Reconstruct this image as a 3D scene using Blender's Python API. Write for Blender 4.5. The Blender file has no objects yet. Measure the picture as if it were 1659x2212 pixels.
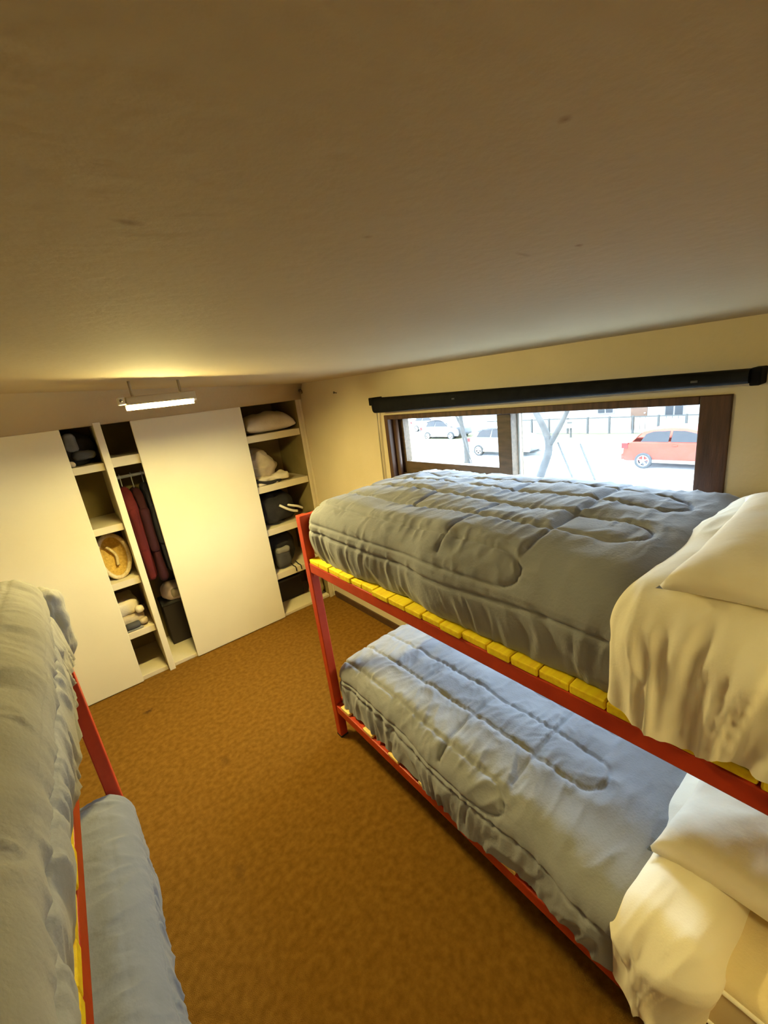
import bpy, bmesh, math, random
import numpy as np
from mathutils import Vector, Matrix

random.seed(7)
SC = bpy.context.scene
COL = SC.collection

# ------------------------------------------------------------------ camera, world, exposure
cam_data = bpy.data.cameras.new('camera')
cam_data.sensor_fit = 'HORIZONTAL'
cam_data.sensor_width = 36.0
cam_data.lens = 19.367
cam_data.clip_start = 0.02
cam_data.clip_end = 300
cam = bpy.data.objects.new('camera', cam_data)
cam.rotation_mode = 'XYZ'
cam.location = (-1.6617, -3.1913, 1.7705)
cam.rotation_euler = (1.28841525, 0.12606894, -0.67166169)
COL.objects.link(cam)
SC.camera = cam

SKY_STRENGTH = 33.0
LAMP_STRENGTH = 1300.0
ROOM_LAMP_STRENGTH = 250.0
LAMP_COLOUR = (1.0, 0.81, 0.30)

world = bpy.data.worlds.new('overcast_sky')
SC.world = world
world.use_nodes = True
bg = world.node_tree.nodes['Background']
bg.inputs['Color'].default_value = (0.64, 0.81, 1.0, 1)
bg.inputs['Strength'].default_value = SKY_STRENGTH

# light portal in the window opening: only guides the sampling of the sky, gives off nothing
portal_data = bpy.data.lights.new('window_portal', 'AREA')
portal_data.shape = 'RECTANGLE'
portal_data.size = 1.75
portal_data.size_y = 0.85
portal_data.cycles.is_portal = True
portal = bpy.data.objects.new('window_portal', portal_data)
portal.location = (0.16, -1.946, 1.205)
portal.rotation_euler = (math.radians(90), 0, math.radians(90))
COL.objects.link(portal)

SC.view_settings.view_transform = 'Standard'
SC.view_settings.look = 'None'
SC.view_settings.exposure = 0.17
SC.view_settings.gamma = 1.0
SC.view_settings.use_curve_mapping = False
SC.cycles.use_denoising = True
SC.cycles.max_bounces = 10
SC.cycles.diffuse_bounces = 6
SC.cycles.transparent_max_bounces = 12
SC.cycles.sample_clamp_indirect = 8.0

# ------------------------------------------------------------------ materials
MATS = {}


def mat(name, col, rough=0.7, col2=None, scale=8.0, bump=0.0, bscale=80.0, metallic=0.0, stretch=None,
        detail=5.0, spec=0.3, lo=0.35, hi=0.65, sheen=0.0, bdist=0.01):
    """procedural principled material: two colours mixed by noise, noise relief"""
    m = bpy.data.materials.new(name)
    m.use_nodes = True
    nt = m.node_tree
    b = nt.nodes['Principled BSDF']
    b.inputs['Roughness'].default_value = rough
    b.inputs['Metallic'].default_value = metallic
    b.inputs['Specular IOR Level'].default_value = spec
    if sheen:
        b.inputs['Sheen Weight'].default_value = sheen
        b.inputs['Sheen Roughness'].default_value = 0.5
    tc = nt.nodes.new('ShaderNodeTexCoord')
    mp = nt.nodes.new('ShaderNodeMapping')
    nt.links.new(tc.outputs['Object'], mp.inputs['Vector'])
    if stretch:
        mp.inputs['Scale'].default_value = stretch
    nz = nt.nodes.new('ShaderNodeTexNoise')
    nz.inputs['Scale'].default_value = scale
    nz.inputs['Detail'].default_value = detail
    nt.links.new(mp.outputs[0], nz.inputs['Vector'])
    rp = nt.nodes.new('ShaderNodeValToRGB')
    c2 = col2 if col2 else tuple(c * 0.9 for c in col)
    rp.color_ramp.elements[0].position = lo
    rp.color_ramp.elements[0].color = (*c2, 1)
    rp.color_ramp.elements[1].position = hi
    rp.color_ramp.elements[1].color = (*col, 1)
    nt.links.new(nz.outputs['Fac'], rp.inputs['Fac'])
    nt.links.new(rp.outputs['Color'], b.inputs['Base Color'])
    if bump:
        nb = nt.nodes.new('ShaderNodeTexNoise')
        nb.inputs['Scale'].default_value = bscale
        nb.inputs['Detail'].default_value = 4
        nt.links.new(mp.outputs[0], nb.inputs['Vector'])
        bp = nt.nodes.new('ShaderNodeBump')
        bp.inputs['Strength'].default_value = bump
        bp.inputs['Distance'].default_value = bdist
        nt.links.new(nb.outputs['Fac'], bp.inputs['Height'])
        nt.links.new(bp.outputs['Normal'], b.inputs['Normal'])
    m['_bsdf'] = 1
    MATS[name] = m
    return m


def add_spots(m, spots, colour):
    """small dirt marks with a shape of their own, at given object coordinates"""
    nt = m.node_tree
    b = nt.nodes['Principled BSDF']
    link = b.inputs['Base Color'].links[0]
    src = link.from_socket
    tc = nt.nodes.new('ShaderNodeTexCoord')
    nz = nt.nodes.new('ShaderNodeTexNoise')
    nz.inputs['Scale'].default_value = 60
    nt.links.new(tc.outputs['Object'], nz.inputs['Vector'])
    for (px, py, pz, sx, sy, sz, amt) in spots:
        mp = nt.nodes.new('ShaderNodeMapping')
        mp.vector_type = 'TEXTURE'
        mp.inputs['Location'].default_value = (px, py, pz)
        mp.inputs['Scale'].default_value = (sx, sy, sz)
        nt.links.new(tc.outputs['Object'], mp.inputs['Vector'])
        ln = nt.nodes.new('ShaderNodeVectorMath')
        ln.operation = 'LENGTH'
        nt.links.new(mp.outputs[0], ln.inputs[0])
        ad = nt.nodes.new('ShaderNodeMath')
        ad.operation = 'MULTIPLY_ADD'
        ad.inputs[1].default_value = 1.6
        nt.links.new(nz.outputs['Fac'], ad.inputs[0])
        nt.links.new(ln.outputs['Value'], ad.inputs[2])
        mr = nt.nodes.new('ShaderNodeMapRange')
        mr.inputs['From Min'].default_value = 1.0
        mr.inputs['From Max'].default_value = 1.9
        mr.inputs['To Min'].default_value = amt
        mr.inputs['To Max'].default_value = 0.0
        nt.links.new(ad.outputs[0], mr.inputs['Value'])
        mx = nt.nodes.new('ShaderNodeMixRGB')
        mx.inputs['Color2'].default_value = (*colour, 1)
        nt.links.new(mr.outputs[0], mx.inputs['Fac'])
        nt.links.new(src, mx.inputs['Color1'])
        src = mx.outputs[0]
    nt.links.new(src, b.inputs['Base Color'])


def emit(name, col, strength):
    m = bpy.data.materials.new(name)
    m.use_nodes = True
    nt = m.node_tree
    nt.nodes.remove(nt.nodes['Principled BSDF'])
    e = nt.nodes.new('ShaderNodeEmission')
    e.inputs['Color'].default_value = (*col, 1)
    e.inputs['Strength'].default_value = strength
    nt.links.new(e.outputs[0], nt.nodes['Material Output'].inputs['Surface'])
    MATS[name] = m
    return m


def glass(name, tint=(0.97, 0.99, 0.98), refl=0.06):
    m = bpy.data.materials.new(name)
    m.use_nodes = True
    nt = m.node_tree
    nt.nodes.remove(nt.nodes['Principled BSDF'])
    t = nt.nodes.new('ShaderNodeBsdfTransparent')
    t.inputs['Color'].default_value = (*tint, 1)
    g = nt.nodes.new('ShaderNodeBsdfGlossy')
    g.inputs['Roughness'].default_value = 0.03
    mx = nt.nodes.new('ShaderNodeMixShader')
    mx.inputs['Fac'].default_value = refl
    nt.links.new(t.outputs[0], mx.inputs[1])
    nt.links.new(g.outputs[0], mx.inputs[2])
    nt.links.new(mx.outputs[0], nt.nodes['Material Output'].inputs['Surface'])
    MATS[name] = m
    return m


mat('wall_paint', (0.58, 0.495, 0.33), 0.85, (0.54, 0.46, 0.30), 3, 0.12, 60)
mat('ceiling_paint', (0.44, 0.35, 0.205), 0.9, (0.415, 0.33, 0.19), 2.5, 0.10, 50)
mat('door_paint', (0.75, 0.68, 0.475), 0.6, (0.72, 0.65, 0.45), 3, 0.05, 40)
mat('shelf_paint', (0.66, 0.58, 0.40), 0.65, (0.60, 0.52, 0.34), 5, 0.05, 40)
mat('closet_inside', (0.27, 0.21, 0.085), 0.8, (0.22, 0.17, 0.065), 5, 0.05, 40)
mat('carpet', (0.29, 0.145, 0.022), 0.98, (0.20, 0.092, 0.011), 38, 0.9, 420, spec=0.05, detail=8, lo=0.3, hi=0.7, bdist=0.008)
mat('baseboard_paint', (0.09, 0.045, 0.02), 0.5, (0.06, 0.03, 0.015), 12)
mat('frame_wood', (0.085, 0.038, 0.018), 0.55, (0.045, 0.021, 0.010), 10, 0.15, 60, stretch=(6, 6, 0.6))
mat('sash_wood', (0.10, 0.065, 0.036), 0.55, (0.065, 0.042, 0.022), 10, 0.15, 60, stretch=(6, 1, 6))
mat('blind_black', (0.006, 0.006, 0.0065), 0.85, (0.009, 0.009, 0.009), 30, 0.1, 200, spec=0.1)
mat('cord_grey', (0.35, 0.30, 0.20), 0.7)
mat('red_metal', (0.50, 0.048, 0.013), 0.42, (0.42, 0.036, 0.010), 14, 0.06, 60, spec=0.4)
mat('slat_yellow', (0.95, 0.76, 0.02), 0.6, (0.85, 0.58, 0.02), 9, 0.12, 90, stretch=(1, 8, 8), lo=0.3, hi=0.6)
mat('slat_pine', (0.90, 0.66, 0.24), 0.6, (0.78, 0.53, 0.16), 9, 0.12, 90, stretch=(1, 8, 8))
mat('duvet_grey', (0.265, 0.275, 0.31), 0.95, (0.24, 0.25, 0.285), 5, 0.25, 140, spec=0.1, sheen=0.15, bdist=0.004)
mat('duvet_plain', (0.175, 0.185, 0.21), 0.95, (0.16, 0.17, 0.19), 5, 0.3, 90, spec=0.1, sheen=0.15, bdist=0.004)
mat('duvet_pale', (0.34, 0.325, 0.27), 0.95, (0.30, 0.285, 0.235), 6, 0.3, 120, spec=0.1, sheen=0.15, bdist=0.004)
mat('sheet_white', (0.86, 0.81, 0.69), 0.9, (0.83, 0.78, 0.65), 5, 0.12, 200, spec=0.1, bdist=0.003)
mat('pillow_white', (0.86, 0.81, 0.70), 0.9, (0.82, 0.76, 0.64), 6, 0.15, 60, spec=0.1, bdist=0.005)
mat('mattress_cream', (0.78, 0.66, 0.42), 0.85, (0.72, 0.60, 0.36), 8, 0.1, 150, spec=0.1)
mat('lamp_white', (0.85, 0.82, 0.74), 0.5)
mat('lamp_dark', (0.25, 0.22, 0.16), 0.5)
mat('nail_dark', (0.10, 0.07, 0.04), 0.4)
mat('coat_red', (0.10, 0.007, 0.005), 0.85, (0.07, 0.005, 0.004), 8, 0.2, 90)
mat('coat_wine', (0.035, 0.004, 0.007), 0.85, (0.028, 0.004, 0.006), 8, 0.2, 90)
mat('cloth_navy', (0.022, 0.022, 0.035), 0.9, (0.015, 0.015, 0.02), 8, 0.2, 90)
mat('cloth_black', (0.016, 0.015, 0.016), 0.85, (0.025, 0.022, 0.02), 9, 0.2, 90)
mat('cloth_charcoal', (0.075, 0.072, 0.07), 0.9, (0.05, 0.048, 0.045), 9, 0.2, 90)
mat('cloth_grey', (0.22, 0.205, 0.17), 0.9, (0.16, 0.15, 0.12), 9, 0.2, 90)
mat('cloth_beige', (0.52, 0.43, 0.30), 0.9, (0.42, 0.34, 0.22), 9, 0.2, 90)
mat('cloth_cream', (0.72, 0.64, 0.48), 0.9, (0.62, 0.54, 0.38), 9, 0.2, 90)
mat('straw', (0.66, 0.46, 0.12), 0.8, (0.50, 0.33, 0.07), 60, 0.5, 120)
mat('straw_rim', (0.70, 0.58, 0.34), 0.8, (0.55, 0.44, 0.24), 60, 0.4, 120)
mat('pink_box', (0.88, 0.70, 0.60), 0.7, (0.80, 0.60, 0.50), 14)
mat('strap_white', (0.75, 0.72, 0.62), 0.6)
mat('bag_green', (0.40, 0.42, 0.16), 0.6, (0.45, 0.30, 0.16), 10, 0.2, 60, lo=0.4, hi=0.6)
mat('bin_dark', (0.03, 0.022, 0.018), 0.7)
# outdoors
mat('asphalt', (0.30, 0.30, 0.30), 0.9, (0.24, 0.24, 0.24), 3, 0.3, 40)
mat('pavement', (0.30, 0.295, 0.28), 0.9, (0.25, 0.245, 0.23), 2, 0.2, 30)
mat('kerb_stone', (0.11, 0.11, 0.105), 0.9, (0.08, 0.08, 0.075), 4)
mat('lawn', (0.075, 0.072, 0.038), 0.95, (0.06, 0.058, 0.028), 2, 0.5, 30)
mat('facade', (0.22, 0.22, 0.21), 0.9, (0.18, 0.18, 0.17), 1.2)
mat('facade_cyan', (0.13, 0.18, 0.18), 0.9, (0.11, 0.16, 0.16), 1.2)
mat('facade_trim', (0.10, 0.10, 0.11), 0.8)
mat('house_pane', (0.02, 0.022, 0.025), 0.5, spec=0.1)
mat('brown_door', (0.06, 0.03, 0.018), 0.6, (0.05, 0.026, 0.015), 6)
mat('fence_grey', (0.03, 0.03, 0.029), 0.7)
mat('fence_panel', (0.16, 0.158, 0.14), 0.8, (0.13, 0.128, 0.11), 4)
mat('car_red', (0.21, 0.032, 0.020), 0.5, (0.19, 0.028, 0.017), 2, spec=0.1)
mat('car_white', (0.20, 0.20, 0.21), 0.4, spec=0.2)
mat('car_silver', (0.11, 0.115, 0.13), 0.4, spec=0.2)
mat('car_glass', (0.017, 0.017, 0.019), 0.5, spec=0.1)
mat('car_sill', (0.10, 0.08, 0.06), 0.6)
mat('tyre', (0.03, 0.03, 0.03), 0.85, spec=0.1)
mat('hub', (0.55, 0.55, 0.57), 0.35, metallic=0.6)
mat('tail_lamp', (0.14, 0.012, 0.010), 0.3, spec=0.2)
mat('bark', (0.034, 0.032, 0.03), 0.95, (0.02, 0.019, 0.018), 6, 0.6, 25)
mat('stake_wood', (0.03, 0.029, 0.027), 0.9, (0.024, 0.023, 0.022), 8)
glass('window_glass')
emit('tube_glow', LAMP_COLOUR, LAMP_STRENGTH)
emit('tube_glow_room', LAMP_COLOUR, ROOM_LAMP_STRENGTH)

add_spots(MATS['ceiling_paint'], [(-1.569, -2.762, 1.931, 0.014, 0.008, 0.05, 0.55), (-1.132, -2.916, 1.904, 0.006, 0.005, 0.05, 0.6),
                                  (-1.371, -3.032, 1.913, 0.004, 0.004, 0.05, 0.5), (-1.369, -2.826, 1.919, 0.005, 0.006, 0.05, 0.4),
                                  (-1.165, -2.866, 1.907, 0.016, 0.004, 0.05, 0.25)], (0.16, 0.08, 0.03))
add_spots(MATS['door_paint'], [(-0.95, 0.0, 1.08, 0.012, 0.02, 0.012, 0.35), (-0.93, 0.0, 1.50, 0.008, 0.02, 0.012, 0.2)], (0.45, 0.33, 0.16))
add_spots(MATS['carpet'], [(-1.668, -0.376, 0.0, 0.035, 0.022, 0.05, 0.8), (-1.42, -1.15, 0.0, 0.03, 0.05, 0.05, 0.3),
                           (-1.55, -1.75, 0.0, 0.02, 0.06, 0.05, 0.3)], (0.07, 0.03, 0.012))

# ------------------------------------------------------------------ helpers
WPOS = {}          # world position of every object (nothing is rotated, so children only shift)


def put(name, me, m, parent=None, smooth=False, at=None):
    """link a mesh given in world coordinates as one object under parent"""
    o = bpy.data.objects.new(name, me)
    COL.objects.link(o)
    base = Vector((0, 0, 0))
    if at is None and parent is None:
        at = (0, 0, 0)
    if parent is not None:
        base = WPOS[parent.name]
        o.parent = parent
        at = base if at is None else Vector(at)
    at = Vector(at)
    me.transform(Matrix.Translation(-at))
    o.location = at - base
    WPOS[o.name] = at
    if m is not None:
        me.materials.append(MATS[m])
    if smooth:
        me.polygons.foreach_set('use_smooth', [True] * len(me.polygons))
    return o


def root(name, loc, label, cat, group=None):
    e = bpy.data.objects.new(name, None)
    e.empty_display_size = 0.1
    COL.objects.link(e)
    e.location = loc
    WPOS[e.name] = Vector(loc)
    return tag(e, label, cat, group)


def tag(o, label, cat, group=None):
    o['label'] = label
    o['category'] = cat
    if group:
        o['group'] = group
    return o


def struct(o, label=None):
    o['kind'] = 'structure'
    if label:
        o['label'] = label
    return o


def me_from(verts, faces, name='mesh'):
    me = bpy.data.meshes.new(name)
    me.from_pydata([tuple(v) for v in verts], [], [tuple(f) for f in faces])
    me.update()
    return me


def bm_box(bm, lo, hi, bevel=0.0, seg=2, mtx=None):
    r = bmesh.ops.create_cube(bm, size=1.0)
    vs = r['verts']
    lo, hi = Vector(lo), Vector(hi)
    c, s = (lo + hi) / 2, hi - lo
    for v in vs:
        v.co = Vector((v.co.x * s.x, v.co.y * s.y, v.co.z * s.z)) + c
        if mtx is not None:
            v.co = mtx @ v.co
    if bevel > 0:
        es = list({e for v in vs for e in v.link_edges})
        bmesh.ops.bevel(bm, geom=es, offset=bevel, segments=seg, affect='EDGES', profile=0.5)


def bm_me(bm, name='mesh'):
    me = bpy.data.meshes.new(name)
    bmesh.ops.recalc_face_normals(bm, faces=bm.faces)
    bm.to_mesh(me)
    bm.free()
    return me


def box(name, lo, hi, m, parent=None, bevel=0.003, mtx=None, smooth=False):
    bm = bmesh.new()
    bm_box(bm, lo, hi, bevel, 2, mtx)
    return put(name, bm_me(bm, name), m, parent, smooth)


def boxes(name, lst, m, parent=None, bevel=0.002):
    bm = bmesh.new()
    for lo, hi in lst:
        bm_box(bm, lo, hi, bevel)
    return put(name, bm_me(bm, name), m, parent)


def prism(name, pts, axis, lo, hi, m, parent=None, bevel=0.0):
    """polygon pts (2D, in the two other axes in x,y,z order) extruded along axis"""
    vs = []
    for t in (lo, hi):
        for a, b in pts:
            p = [a, b]
            p.insert('xyz'.index(axis), t)
            vs.append(p)
    n = len(pts)
    fs = [list(range(n))[::-1], list(range(n, 2 * n))] + [[i, (i + 1) % n, n + (i + 1) % n, n + i] for i in range(n)]
    bm = bmesh.new()
    bv = [bm.verts.new(v) for v in vs]
    for f in fs:
        bm.faces.new([bv[i] for i in f])
    if bevel:
        bmesh.ops.bevel(bm, geom=list(bm.edges), offset=bevel, segments=2, affect='EDGES', profile=0.5)
    return put(name, bm_me(bm, name), m, parent)


def tube_vf(pts, rad, seg=10, cap=True):
    pts = [Vector(p) for p in pts]
    n = len(pts)
    rad = rad if isinstance(rad, (list, tuple)) else [rad] * n
    vs, fs = [], []
    up = None
    for i, p in enumerate(pts):
        d = (pts[min(i + 1, n - 1)] - pts[max(i - 1, 0)]).normalized()
        if up is None:
            up = d.cross(Vector((0.31, 0.2, 0.93)))
            if up.length < 0.05:
                up = d.cross(Vector((1, 0, 0)))
        a = (up - d * up.dot(d)).normalized()
        up = a
        b = d.cross(a)
        for k in range(seg):
            t = 2 * math.pi * k / seg
            vs.append(p + (a * math.cos(t) + b * math.sin(t)) * rad[i])
    for i in range(n - 1):
        for k in range(seg):
            k2 = (k + 1) % seg
            fs.append((i * seg + k, i * seg + k2, (i + 1) * seg + k2, (i + 1) * seg + k))
    if cap:
        fs.append(tuple(range(seg))[::-1])
        fs.append(tuple((n - 1) * seg + k for k in range(seg)))
    return vs, fs


def tube(name, pts, rad, m, parent=None, seg=10):
    vs, fs = tube_vf(pts, rad, seg)
    return put(name, me_from(vs, fs, name), m, parent, True)


def curve_pts(ctrl, n=24):
    """smooth Catmull-Rom line through control points"""
    c = [Vector(p) for p in ctrl]
    c = [c[0] * 2 - c[1]] + c + [c[-1] * 2 - c[-2]]
    out = []
    segs = len(c) - 3
    for s in range(segs):
        p0, p1, p2, p3 = c[s:s + 4]
        k = max(2, n // segs)
        for i in range(k):
            t = i / k
            out.append(0.5 * ((2 * p1) + (p2 - p0) * t + (2 * p0 - 5 * p1 + 4 * p2 - p3) * t * t + (3 * p1 - p0 - 3 * p2 + p3) * t ** 3))
    out.append(c[-2])
    return out


_rng = np.random.RandomState(3)
_LAT = _rng.rand(64, 64, 64)


def vnoise(P, seed=0):
    """smooth value noise in -1..1 for an array of points"""
    P = P + np.array([seed * 7.31, seed * 3.17, seed * 5.71]) + 100.0
    i = np.floor(P).astype(int)
    f = P - i
    f = f * f * f * (f * (f * 6 - 15) + 10)
    i = i % 64
    j = (i + 1) % 64
    r = 0
    for a in (0, 1):
        for b in (0, 1):
            for c in (0, 1):
                ix = (j if a else i)[:, 0]
                iy = (j if b else i)[:, 1]
                iz = (j if c else i)[:, 2]
                w = (f[:, 0] if a else 1 - f[:, 0]) * (f[:, 1] if b else 1 - f[:, 1]) * (f[:, 2] if c else 1 - f[:, 2])
                r = r + w * _LAT[ix, iy, iz]
    return r * 2 - 1


def fbm(P, seed=0, octv=3):
    r, a = 0, 1.0
    for k in range(octv):
        r = r + a * vnoise(P * (2 ** k), seed + k * 11)
        a *= 0.5
    return r


def rbox(lo, hi, r, res, open_bottom=False, crown=0.0, rz=None):
    """dense rounded box: verts, normals, faces"""
    lo, hi = np.array(lo, float), np.array(hi, float)
    size = hi - lo
    N = np.maximum(3, np.round(size / res).astype(int))
    idx, verts, faces = {}, [], []

    def vid(i, j, k):
        key = (i, j, k)
        if key not in idx:
            idx[key] = len(verts)
            verts.append(key)
        return idx[key]
    nx, ny, nz = N
    for i in range(nx):
        for j in range(ny):
            faces.append((vid(i, j, nz), vid(i + 1, j, nz), vid(i + 1, j + 1, nz), vid(i, j + 1, nz)))
            if not open_bottom:
                faces.append((vid(i, j, 0), vid(i, j + 1, 0), vid(i + 1, j + 1, 0), vid(i + 1, j, 0)))
    for i in range(nx):
        for k in range(nz):
            faces.append((vid(i, 0, k), vid(i + 1, 0, k), vid(i + 1, 0, k + 1), vid(i, 0, k + 1)))
            faces.append((vid(i, ny, k), vid(i, ny, k + 1), vid(i + 1, ny, k + 1), vid(i + 1, ny, k)))
    for j in range(ny):
        for k in range(nz):
            faces.append((vid(0, j, k), vid(0, j, k + 1), vid(0, j + 1, k + 1), vid(0, j + 1, k)))
            faces.append((vid(nx, j, k), vid(nx, j + 1, k), vid(nx, j + 1, k + 1), vid(nx, j, k + 1)))
    G = np.array(verts, float) / N
    P = lo + G * size
    R = np.array([r, r, rz if rz else r])
    R = np.minimum(R, size / 2 * 0.999)
    inn = np.clip(P, lo + R * np.array([1, 1, 0.0 if open_bottom else 1]), hi - R)
    d = (P - inn) / R
    # equal-angle spread of samples over the rounded edge
    d = np.tan(np.clip(d, -1, 1) * math.pi / 4)
    ln = np.linalg.norm(d, axis=1, keepdims=True)
    ln[ln < 1e-9] = 1
    n = d / ln
    P = inn + n * R
    nn = n / R
    nn = nn / np.maximum(np.linalg.norm(nn, axis=1, keepdims=True), 1e-9)
    if crown:
        c = (lo + hi) / 2
        q = (P - c) / (size / 2)
        P[:, 2] += crown * np.clip(1 - q[:, 0] ** 2, 0, 1) * np.clip(1 - q[:, 1] ** 4, 0, 1) * np.clip(q[:, 2], 0, 1)
    return P, nn, faces


def seg_dist(A, segs):
    """distance of 2D points A to the nearest of many segments"""
    best = np.full(len(A), 9.0)
    for (x0, y0, x1, y1) in segs:
        d = np.array([x1 - x0, y1 - y0])
        L = max(d @ d, 1e-9)
        t = np.clip(((A[:, 0] - x0) * d[0] + (A[:, 1] - y0) * d[1]) / L, 0, 1)
        best = np.minimum(best, np.hypot(A[:, 0] - x0 - t * d[0], A[:, 1] - y0 - t * d[1]))
    return best


def polyline(pts):
    return [(pts[i][0], pts[i][1], pts[i + 1][0], pts[i + 1][1]) for i in range(len(pts) - 1)]


# ------------------------------------------------------------------ room shell
XL, YB = -2.76, -4.35      # left wall, wall behind


def ceil_z(x, y):
    return 1.921 - 0.052 * x + 0.026 * y


struct(box('floor', (XL - 0.1, YB - 0.1, -0.12), (0.0, 0.52, 0.0), 'carpet', None, 0), 'brown carpet covering the bedroom floor')
# ceiling: one sloping slab
cs = [(XL - 0.12, YB - 0.12), (0.2, YB - 0.12), (0.2, 0.62), (XL - 0.12, 0.62)]
vs = [(x, y, ceil_z(x, y)) for x, y in cs] + [(x, y, ceil_z(x, y) + 0.15) for x, y in cs]
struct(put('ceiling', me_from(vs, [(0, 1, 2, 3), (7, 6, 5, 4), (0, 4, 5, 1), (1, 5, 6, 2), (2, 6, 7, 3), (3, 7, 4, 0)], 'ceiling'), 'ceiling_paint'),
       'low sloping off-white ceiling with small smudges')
# window wall with its opening
WY0, WY1, WZ0, WZ1 = -2.82, -1.073, 0.78, 1.63
struct(boxes('wall_right', [((0, YB - 0.1, -0.12), (0.2, WY0, 2.0)), ((0, WY1, -0.12), (0.2, 0.62, 2.0)),
                            ((0, WY0, -0.12), (0.2, WY1, WZ0)), ((0, WY0, WZ1), (0.2, WY1, 2.0))], 'wall_paint', None, 0),
       'cream painted wall around the window')
struct(box('wall_left', (XL - 0.12, YB - 0.1, -0.12), (XL, 0.62, 2.15), 'wall_paint', None, 0), 'cream painted wall behind the pale bunk')
struct(box('wall_front', (XL - 0.12, YB - 0.12, -0.12), (0.2, YB, 2.15), 'wall_paint', None, 0), 'cream painted wall facing the wardrobe')
struct(box('wall_back', (XL - 0.12, 0.52, -0.12), (0.2, 0.62, 2.15), 'wall_paint', None, 0), 'painted wall at the back of the wardrobe')
# header over the wardrobe: leans forward into the ceiling
hv, hf = [], []
for x in np.linspace(XL, 0.0, 12):
    yt = -0.06 - 0.10 * abs(x)
    prof = [(0.03, 1.80), (0.0, 1.80)]
    for t in (0.25, 0.5, 0.75, 1.0):
        prof.append((yt * (t ** 1.6), 1.80 + (ceil_z(x, yt) - 1.80) * t))
    prof.append((yt, ceil_z(x, yt) + 0.05))
    prof.append((0.03, ceil_z(x, 0) + 0.05))
    hv += [(x, y, z) for y, z in prof]
m_ = 8
for i in range(11):
    for k in range(m_):
        k2 = (k + 1) % m_
        hf.append((i * m_ + k, i * m_ + k2, (i + 1) * m_ + k2, (i + 1) * m_ + k))
hf += [tuple(range(m_))[::-1], tuple(11 * m_ + k for k in range(m_))]
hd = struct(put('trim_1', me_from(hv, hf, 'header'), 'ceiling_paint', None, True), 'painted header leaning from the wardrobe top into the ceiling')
struct(box('baseboard_right', (-0.014, -4.3, 0.0), (0.0, -0.02, 0.055), 'baseboard_paint', None, 0.002), 'dark brown baseboard under the window wall')

# ------------------------------------------------------------------ window
w = struct(bpy.data.objects.new('window_1', None), 'wide wooden window with one small sash and one large pane')
COL.objects.link(w)
w.location = (0.0, -1.946, 0.78)
WPOS[w.name] = Vector(w.location)
# casing lining the opening
box('jamb_lining', (-0.006, WY1 - 0.035, WZ0), (0.17, WY1, WZ1), 'frame_wood', w, 0.004)
box('jamb_lining', (-0.006, WY0, WZ0), (0.17, WY0 + 0.085, WZ1), 'frame_wood', w, 0.004)
box('head_lining', (-0.006, WY0 + 0.085, WZ1 - 0.028), (0.17, WY1 - 0.035, WZ1), 'frame_wood', w, 0.003)
box('window_sill', (-0.015, WY0 + 0.085, WZ0), (0.18, WY1 - 0.035, WZ0 + 0.04), 'frame_wood', w, 0.004)
box('mullion', (0.05, -1.975, WZ0 + 0.04), (0.15, -1.895, WZ1 - 0.028), 'sash_wood', w, 0.004)
box('transom', (0.06, -1.895, 1.19), (0.14, WY1 - 0.035, 1.25), 'sash_wood', w, 0.004)
# rounded stop moulding on the far jamb
tube('stop_bead', [(0.045, WY1 - 0.05, WZ0 + 0.04), (0.045, WY1 - 0.05, WZ1 - 0.028)], 0.017, 'frame_wood', w, 12)
sash = boxes('sash', [((0.075, WY1 - 0.085, 1.25), (0.125, WY1 - 0.035, 1.602)), ((0.075, -1.895, 1.25), (0.125, -1.885, 1.602)),
                      ((0.075, -1.885, 1.25), (0.125, WY1 - 0.085, 1.325)), ((0.075, -1.885, 1.596), (0.125, WY1 - 0.085, 1.602))], 'sash_wood', w)
box('pane', (0.098, -1.887, 1.322), (0.102, WY1 - 0.083, 1.598), 'window_glass', sash, 0)
box('pane', (0.098, -1.897, WZ0 + 0.035), (0.102, WY1 - 0.033, 1.192), 'window_glass', w, 0)
box('pane', (0.098, WY0 + 0.083, WZ0 + 0.035), (0.102, -1.973, WZ1 - 0.026), 'window_glass', w, 0)
boxes('glazing_bead', [((0.105, -1.985, WZ0 + 0.04), (0.12, -1.972, WZ1 - 0.028)), ((0.105, WY0 + 0.083, WZ0 + 0.04), (0.12, WY0 + 0.094, WZ1 - 0.028))], 'lamp_white', w, 0.001)

# ------------------------------------------------------------------ roller blind
rb = root('roller_blind', (-0.05, -1.96, 1.62), 'black rolled-up roller blind fixed above the window', 'blind')
v_, f_ = [], []
N_ = 24
for j in range(N_ + 1):
    t = j / N_
    y = -1.075 + t * (-2.868 + 1.075)
    zt, zb = 1.744 + t * (1.703 - 1.744), 1.652 + t * (1.662 - 1.652)
    for k in range(14):
        a = 2 * math.pi * k / 14
        ca, sa = math.cos(a), math.sin(a)
        q = (abs(ca) ** 0.6) * (1 if ca > 0 else -1), (abs(sa) ** 0.6) * (1 if sa > 0 else -1)
        v_.append((-0.055 + 0.036 * q[0], y, (zt + zb) / 2 + (zt - zb) / 2 * q[1]))
for j in range(N_):
    for k in range(14):
        k2 = (k + 1) % 14
        f_.append((j * 14 + k, j * 14 + k2, (j + 1) * 14 + k2, (j + 1) * 14 + k))
f_ += [tuple(range(14)), tuple(N_ * 14 + k for k in range(14))[::-1]]
roll = put('fabric_roll', me_from(v_, f_, 'roll'), 'blind_black', rb, True)
box('end_bracket', (-0.075, -1.075, 1.70), (0.0, -1.028, 1.747), 'blind_black', rb, 0.004)
box('end_bracket', (-0.075, -2.893, 1.655), (0.0, -2.868, 1.705), 'blind_black', rb, 0.004)
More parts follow.
